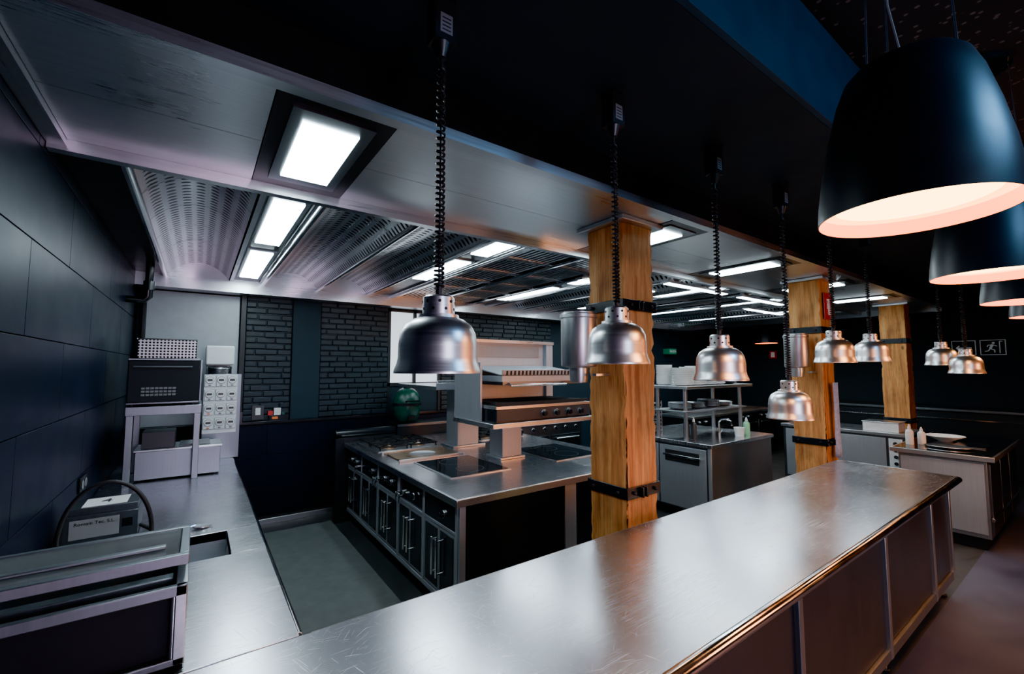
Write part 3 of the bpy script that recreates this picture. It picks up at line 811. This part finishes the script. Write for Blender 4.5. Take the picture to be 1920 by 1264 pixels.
b.tube([(5.30,2.95,CT+0.04),(5.30,2.95,CT+0.18),(5.30,2.92,CT+0.21),(5.30,2.86,CT+0.22),(5.30,2.80,CT+0.20),(5.30,2.79,CT+0.15)],0.011,CHROME,10)
b.cyl((5.32,2.95,CT+0.04),(5.38,2.95,CT+0.07),0.006,CHROME); b.finish(bevel=0)
def bottle(name,cx,cy,z,r,h,m,cap):
    b=B(name)
    b.lathe([(0,0),(r,0),(r*1.02,h*0.05),(r,h*0.62),(r*0.8,h*0.7),(r*0.35,h*0.76),(r*0.35,h*0.8)],(cx,cy,z+0.001),m,seg=24)
    b.lathe([(r*0.45,h*0.78),(r*0.42,h*0.84),(r*0.15,h*0.99),(0,h)],(cx,cy,z+0.001),cap,seg=16)
    return b.finish(bevel=0)
bottle('soap_bottle',5.72,2.82,CT,0.04,0.22,SOAP,WHITE)
bottle('oil_bottle',4.86,3.02,CT,0.035,0.26,DARKP,WHITE)
bottle('oil_bottle.001',5.02,3.22,CT,0.035,0.24,DARKP,DARKP)
b=B('measuring_jug')
b.lathe([(0,0),(0.05,0),(0.065,0.11),(0.062,0.11),(0.048,0.006),(0,0.006)],(5.50,2.80,CT+0.001),PORC,seg=28)
b.tube([(5.56,2.80,CT+0.09),(5.60,2.80,CT+0.085),(5.60,2.80,CT+0.04),(5.555,2.80,CT+0.03)],0.006,PORC); b.finish(bevel=0)

# ------------------------------------------------------------------ serving block at right
b=B('serving_counter')
x0,x1,y0,y1=6.12,8.0,0.73,1.50
b.box(x0,x1,y0,y1,CT-0.045,CT,STEEL); b.box(x0+0.02,x1-0.02,y0+0.02,y1-0.02,CT,CT+0.004,GLASSB)
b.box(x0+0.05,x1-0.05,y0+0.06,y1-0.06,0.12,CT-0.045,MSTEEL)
b.box(x0+0.035,x0+0.05,y0+0.08,y1-0.08,0.16,CT-0.08,STEEL_P)
for i in range(3): b.box(x0+0.10+i*0.6,x0+0.64+i*0.6,y0+0.045,y0+0.06,0.16,CT-0.08,DSTEEL)
b.box(x0+0.10,x1-0.10,y0+0.10,y1-0.10,0,0.12,BLACK)
b.box(x0+0.02,x1-0.02,y0+0.03,y0+0.05,0.30,0.33,CHROME)
b.finish()
b=B('serving_bowl'); b.lathe([(0,0),(0.06,0),(0.07,0.01),(0.15,0.05),(0.175,0.062),(0.17,0.066),(0.07,0.018),(0,0.014)],(7.05,1.22,CT+0.005),PORC,seg=40); b.finish(bevel=0)
b=B('oval_platter'); b.lathe([(0,0),(0.10,0),(0.19,0.014),(0.188,0.019),(0.10,0.008),(0,0.008)],(6.50,1.10,CT+0.005),STEEL,seg=40,sx=0.7); b.finish(bevel=0)
b=B('steel_tray'); b.box(6.65,7.0,0.85,1.25-0.16,CT+0.005,CT+0.015,STEEL); b.box(6.64,7.01,0.84,1.10,CT+0.015,CT+0.02,CHROME); b.finish()
bottle('squeeze_bottle',6.45,1.40,CT+0.004,0.035,0.22,WHITE,WHITE)
bottle('squeeze_bottle.001',6.55,1.32,CT+0.004,0.035,0.19,WHITE,WHITE)
b=B('undercounter_fridge')
x0,x1,y0,y1=7.35,8.12,1.62,3.1
b.box(x0,x1,y0,y1,CT-0.04,CT,STEEL); b.box(x0+0.03,x1,y0+0.03,y1-0.02,0.1,CT-0.04,DSTEEL)
for a in (y0+0.22,y0+0.84): b.box(x0+0.012,x0+0.03,a,a+0.58,0.14,CT-0.07,STEEL_P)
b.box(x0+0.01,x0+0.03,y0+0.05,y0+0.19,0.3,CT-0.07,WHITE)
for j in range(5): b.cyl((x0+0.01,y0+0.12,CT-0.13-j*0.085),(x0-0.005,y0+0.12,CT-0.13-j*0.085),0.022,INK,seg=16)
b.box(x0+0.1,x1-0.05,y0+0.1,y1-0.1,0,0.1,BLACK)
b.finish()
b=B('gastronorm_container'); b.box(7.45,7.75,1.72,2.1,CT+0.001,CT+0.12,WHITE); b.box(7.44,7.76,1.71,2.11,CT+0.12,CT+0.13,STEEL); b.finish()
b=B('dark_oven_bank')
b.box(6.9,10.0,4.3,5.0,0.1,CT-0.03,BLACKG); b.box(6.88,10.02,4.28,5.02,CT-0.03,CT+0.01,STEEL)
for i in range(4):
    b.box(6.95+i*0.75,7.62+i*0.75,4.285,4.30,0.2,0.72,DSTEEL); b.cyl((7.0+i*0.75,4.26,0.68),(7.57+i*0.75,4.26,0.68),0.009,CHROME)
    b.knob((7.1+i*0.75,4.30,0.80),(0,-1,0),0.02,CHROME); b.knob((7.3+i*0.75,4.30,0.80),(0,-1,0),0.02,CHROME)
b.box(7.0,9.9,4.4,4.9,0,0.1,BLACK); b.finish()
b=B('bar_counter')
b.box(10.1,10.9,0.3,4.1,0.0,1.04,BLACK); b.box(10.05,10.92,0.25,4.15,1.04,1.08,DSTEEL); b.box(10.08,10.1,0.4,4.0,0.90,0.92,CHROME); b.finish()
def towel(name,x,y,z,w,h):
    b=B(name); n=14; m=10; g=[]
    for i in range(n+1):
        row=[]
        for j in range(m+1):
            t=i/n; u=j/m
            off=0.016*math.sin(t*15+u*1.5)*(0.5+u*0.6)
            ww=w*(1-0.25*math.sin(u*2.6))
            xx=x+(t-0.5)*ww; row.append(b.bm.verts.new((xx,y+off,z-h*u)))
        g.append(row)
    for i in range(n):
        for j in range(m): b.face([g[i][j],g[i+1][j],g[i+1][j+1],g[i][j+1]],TOWEL)
    o=b.finish(bevel=0,angle=180); md=o.modifiers.new('thick','SOLIDIFY'); md.thickness=0.004
    return o
towel('hanging_towel',5.30,1.70,1.60,0.12,0.75)

# ------------------------------------------------------------------ signs
b=B('fire_extinguisher_sign')
b.box(5.20,5.41,1.728,1.733,2.25,2.53,RED); b.box(5.215,5.395,1.7265,1.728,2.265,2.515,RED)
b.box(5.285,5.345,1.7245,1.7265,2.30,2.42,ICON); b.box(5.30,5.33,1.7245,1.7265,2.42,2.45,ICON); b.box(5.27,5.335,1.7245,1.7265,2.45,2.465,ICON)
b.box(5.262,5.272,1.7245,1.7265,2.36,2.465,ICON)
b.box(5.25,5.36,1.733,1.745,2.3,2.5,INK)
b.finish(bevel=0)
def man_sign(name, y):
    b=B(name)
    b.box(RX-0.02,RX,y-0.15,y+0.15,1.97,2.23,ICON); b.box(RX-0.022,RX-0.019,y-0.14,y+0.14,1.98,2.22,INK)
    return b,RX-0.025,RX-0.0215
b,X0,X1=man_sign('emergency_exit_sign',1.23)
def seg2(b,p,q,w):
    p=Vector((0,*p)); q=Vector((0,*q)); d=(q-p); L=d.length; ang=math.atan2(d.z,d.y)
    M=Matrix.Translation((0,p.y,p.z))@Matrix.Rotation(ang,4,'X'); b.box(X0,X1,0,L,-w/2,w/2,ICON,M)
yc=1.25
b.cyl((X0,yc-0.03,2.175),(X1,yc-0.03,2.175),0.018,ICON,seg=16)
seg2(b,(yc-0.02,2.15),(yc+0.01,2.08),0.032)
seg2(b,(yc-0.02,2.145),(yc-0.07,2.12),0.013); seg2(b,(yc-0.015,2.14),(yc+0.035,2.14),0.013); seg2(b,(yc+0.035,2.14),(yc+0.045,2.11),0.012)
seg2(b,(yc+0.01,2.08),(yc-0.04,2.055),0.016); seg2(b,(yc-0.04,2.055),(yc-0.04,2.01),0.015)
seg2(b,(yc+0.01,2.08),(yc+0.035,2.04),0.016); seg2(b,(yc+0.035,2.04),(yc+0.075,2.035),0.014)
seg2(b,(yc-0.10,2.20),(yc-0.10,2.0),0.012); seg2(b,(yc-0.10,2.20),(yc-0.135,2.20),0.012)
b.finish(bevel=0)
b,X0,X1=man_sign('direction_arrow_sign',1.58)
seg2(b,(1.48,2.10),(1.66,2.10),0.02); seg2(b,(1.67,2.10),(1.63,2.14),0.016); seg2(b,(1.67,2.10),(1.63,2.06),0.016)
b.finish(bevel=0)
b=B('salida_exit_sign'); b.box(8.27,8.53,5.66,BY+0.138,2.05,2.17,GREENS)
o=b.finish(bevel=0.004); bpy.context.view_layer.update()
text('SALIDA',(8.40,5.658,2.11),FACE_NY,0.07,ICON,o)
b=B('red_wall_sign'); b.box(10.98,RX-0.0005,4.66,4.82,1.97,2.15,RED); b.box(10.975,10.98,4.70,4.78,2.0,2.12,ICON); b.finish(bevel=0)

# ------------------------------------------------------------------ heat lamps
def spot(name,loc,power,col,size=2.2,rad=0.05,blend=0.6):
    l=bpy.data.lights.new(name,'SPOT'); l.energy=power; l.color=col; l.spot_size=size; l.spot_blend=blend; l.shadow_soft_size=rad
    o=bpy.data.objects.new(name,l); o.location=loc; scene.collection.objects.link(o); return o
def heat_lamp(i,x,y,z,top=2.859):
    b=B('heat_lamp' if i==0 else 'heat_lamp.%03d'%i)
    out=[(0.0,0.222),(0.038,0.222),(0.045,0.216),(0.046,0.168),(0.058,0.166),(0.059,0.157),(0.072,0.153),(0.094,0.137),(0.107,0.112),(0.1115,0.080),(0.112,0.044),(0.115,0.028),(0.122,0.010),(0.1235,0.004),(0.1235,0.0)]
    inn=[(0.120,0.001),(0.114,0.020),(0.108,0.042),(0.106,0.078),(0.100,0.106),(0.085,0.131),(0.05,0.15),(0.0,0.153)]
    b.lathe(out+inn,(x,y,z),ALU,seg=64)
    for k in range(16):
        t=2*math.pi*k/16; d=Vector((math.cos(t),math.sin(t),0))
        hz=0.203 if k%2 else 0.182
        p=Vector((x,y,z+hz)); b.cyl(p+d*0.040,p+d*0.0468,0.0045,INK,seg=8)
    b.lathe([(0,0.152),(0.022,0.15),(0.026,0.12),(0.05,0.075),(0.052,0.055),(0.035,0.035),(0,0.028)],(x,y,z),BULB,seg=24)
    b.cyl((x,y,top),(x,y,top-0.012),0.045,PLUG); b.box(x-0.035,x+0.035,y-0.03,y+0.03,top-0.14,top-0.012,PLUG)
    b.cyl((x,y,top-0.14),(x,y,top-0.18),0.030,PLUG,r1=0.014)
    b.box(x-0.02,x+0.02,y-0.0312,y-0.0302,top-0.12,top-0.06,GREYP)
    for q in range(4): b.box(x-0.014,x+0.014,y-0.0316,y-0.0311,top-0.112+q*0.012,top-0.108+q*0.012,INK)
    zt=top-0.17; zb=z+0.222
    b.cyl((x,y,zt),(x,y,zt-0.04),0.006,RUBBER,seg=8)
    b.cyl((x,y,zb+0.03),(x,y,zb-0.002),0.010,RUBBER,seg=10)
    zt-=0.03; zb+=0.02
    pts=[]; zc=zt; ang=0
    H=zt-zb
    while zc>zb:
        t=(zt-zc)/H; pitch=0.024*(1-t)+0.0125*t; rr=0.010+0.003*t
        pts.append((x+rr*math.cos(ang),y+rr*math.sin(ang),zc)); ang+=2*math.pi/9; zc-=pitch/9
    b.tube(pts,0.0042,RUBBER,5)
    b.tube([(x,y,zt+0.02),(x,y,zb-0.01)],0.003,RUBBER,5)
    spot('heat_lamp_light',(x,y,z+0.012),15,(1.0,0.72,0.62),1.7,0.05)
    return b.finish(bevel=0,angle=40)
LY=1.135
for i,(x,z) in enumerate(((0.555,1.735),(1.32,1.765),(2.07,1.69),(2.82,1.455),(3.55,1.785),(4.31,1.80))): heat_lamp(i,x,LY,z)
heat_lamp(6,5.70,0.97,1.775); heat_lamp(7,5.62,0.80,1.70)
# ------------------------------------------------------------------ pendants
def pendant(i,x,y,z,s=1.0,top=3.299,power=30):
    nm='pendant_lamp' if i==0 else 'pendant_lamp.%03d'%i
    b=B(nm)
    out=[(0,0.47),(0.10,0.47),(0.13,0.462),(0.15,0.44),(0.172,0.38),(0.198,0.27),(0.218,0.16),(0.231,0.06),(0.235,0.0)]
    b.lathe([(r*s,h*s) for r,h in out],(x,y,z),PENDB,seg=72)
    b.lathe([(0.235*s,0.0),(0.232*s,0.0)],(x,y,z),PENDB,seg=72)
    b.lathe([(0.232*s,0.0),(0.229*s,0.045*s)],(x,y,z),PEND_W,seg=72)
    b.lathe([(0.229*s,0.045*s),(0.19*s,0.047*s),(0.0,0.050*s)],(x,y,z),PEND_L,seg=72,mats=[PEND_E,PEND_L])
    b.lathe([(0.0,0.49),(0.04,0.49),(0.04,0.47)],(x,y,z),BLACKG,seg=24)
    for k in range(3):
        t=2*math.pi*k/3+0.5
        b.tube([(x+0.12*math.cos(t),y+0.12*math.sin(t),z+0.462*s),(x+0.10*math.cos(t),y+0.10*math.sin(t),top-0.01)],0.0025,CHROME,6)
    h=top-z
    b.tube([(x,y,z+0.48),(x-0.04,y+0.02,z+0.48+(h-0.48)*0.3),(x-0.05,y+0.02,z+0.48+(h-0.48)*0.6),(x-0.03,y,top-0.01)],0.004,GREYP,6)
    b.cyl((x,y,top-0.03),(x,y,top),0.12,BLACKG)
    spot('pendant_light',(x,y,z+0.01),power,(1.0,0.30,0.07),2.9,0.22)
    return b.finish(bevel=0,angle=40)
for i,(x,y,z) in enumerate(((1.73,0.335,2.21),(3.2,0.335,2.21),(4.65,0.335,2.21),(6.1,0.335,2.21),(2.2,-1.3,2.0),(4.2,-1.3,2.0),(6.2,-1.3,2.0))):
    pendant(i,x,y,z,power=10 if i>3 else 36)
pendant(7,9.75,4.33,2.27,0.9,2.919,6)

# ------------------------------------------------------------------ lights
def area(name,loc,target,size,sizey,power,col):
    l=bpy.data.lights.new(name,'AREA'); l.shape='RECTANGLE'; l.size=size; l.size_y=sizey; l.energy=power; l.color=col
    o=bpy.data.objects.new(name,l); o.location=loc
    d=Vector(target)-Vector(loc); o.rotation_euler=d.to_track_quat('-Z','Y').to_euler()
    scene.collection.objects.link(o); return o
area('dining_cool_fill',(0.9,-3.0,2.0),(1.6,2,1.6),1.3,1.3,50,(0.60,0.84,1.0))  # added cool fill from behind the camera, brightens heat lamps and soffit
area('dining_warm_wash',(5.4,-2.2,1.7),(3.2,1.8,2.1),1.2,0.9,60,(1.0,0.34,0.12))
area('dining_blue_ceiling_light',(2.3,-0.95,3.27),(2.1,0.0,1.5),0.9,0.5,50,(0.2,0.55,1.0))
area('dining_pink_wash',(0.6,-1.9,1.6),(-0.54,1.2,1.75),0.7,0.9,26,(1.0,0.42,0.75))

w=bpy.data.worlds.new('world'); scene.world=w; w.use_nodes=True
w.node_tree.nodes['Background'].inputs[0].default_value=(0.05,0.08,0.12,1); w.node_tree.nodes['Background'].inputs[1].default_value=0.3

# ------------------------------------------------------------------ camera
cam=bpy.data.cameras.new('camera'); co=bpy.data.objects.new('camera',cam); scene.collection.objects.link(co)
cam.sensor_width=36; cam.lens=815/1920*36; cam.clip_start=0.02
co.location=(0,0,1.75); co.rotation_euler=(math.radians(94.07),0,math.radians(-35.7))
scene.camera=co
try:
    scene.view_settings.look='AgX - Punchy'
    scene.view_settings.exposure=0.5
except Exception as e: print(e)
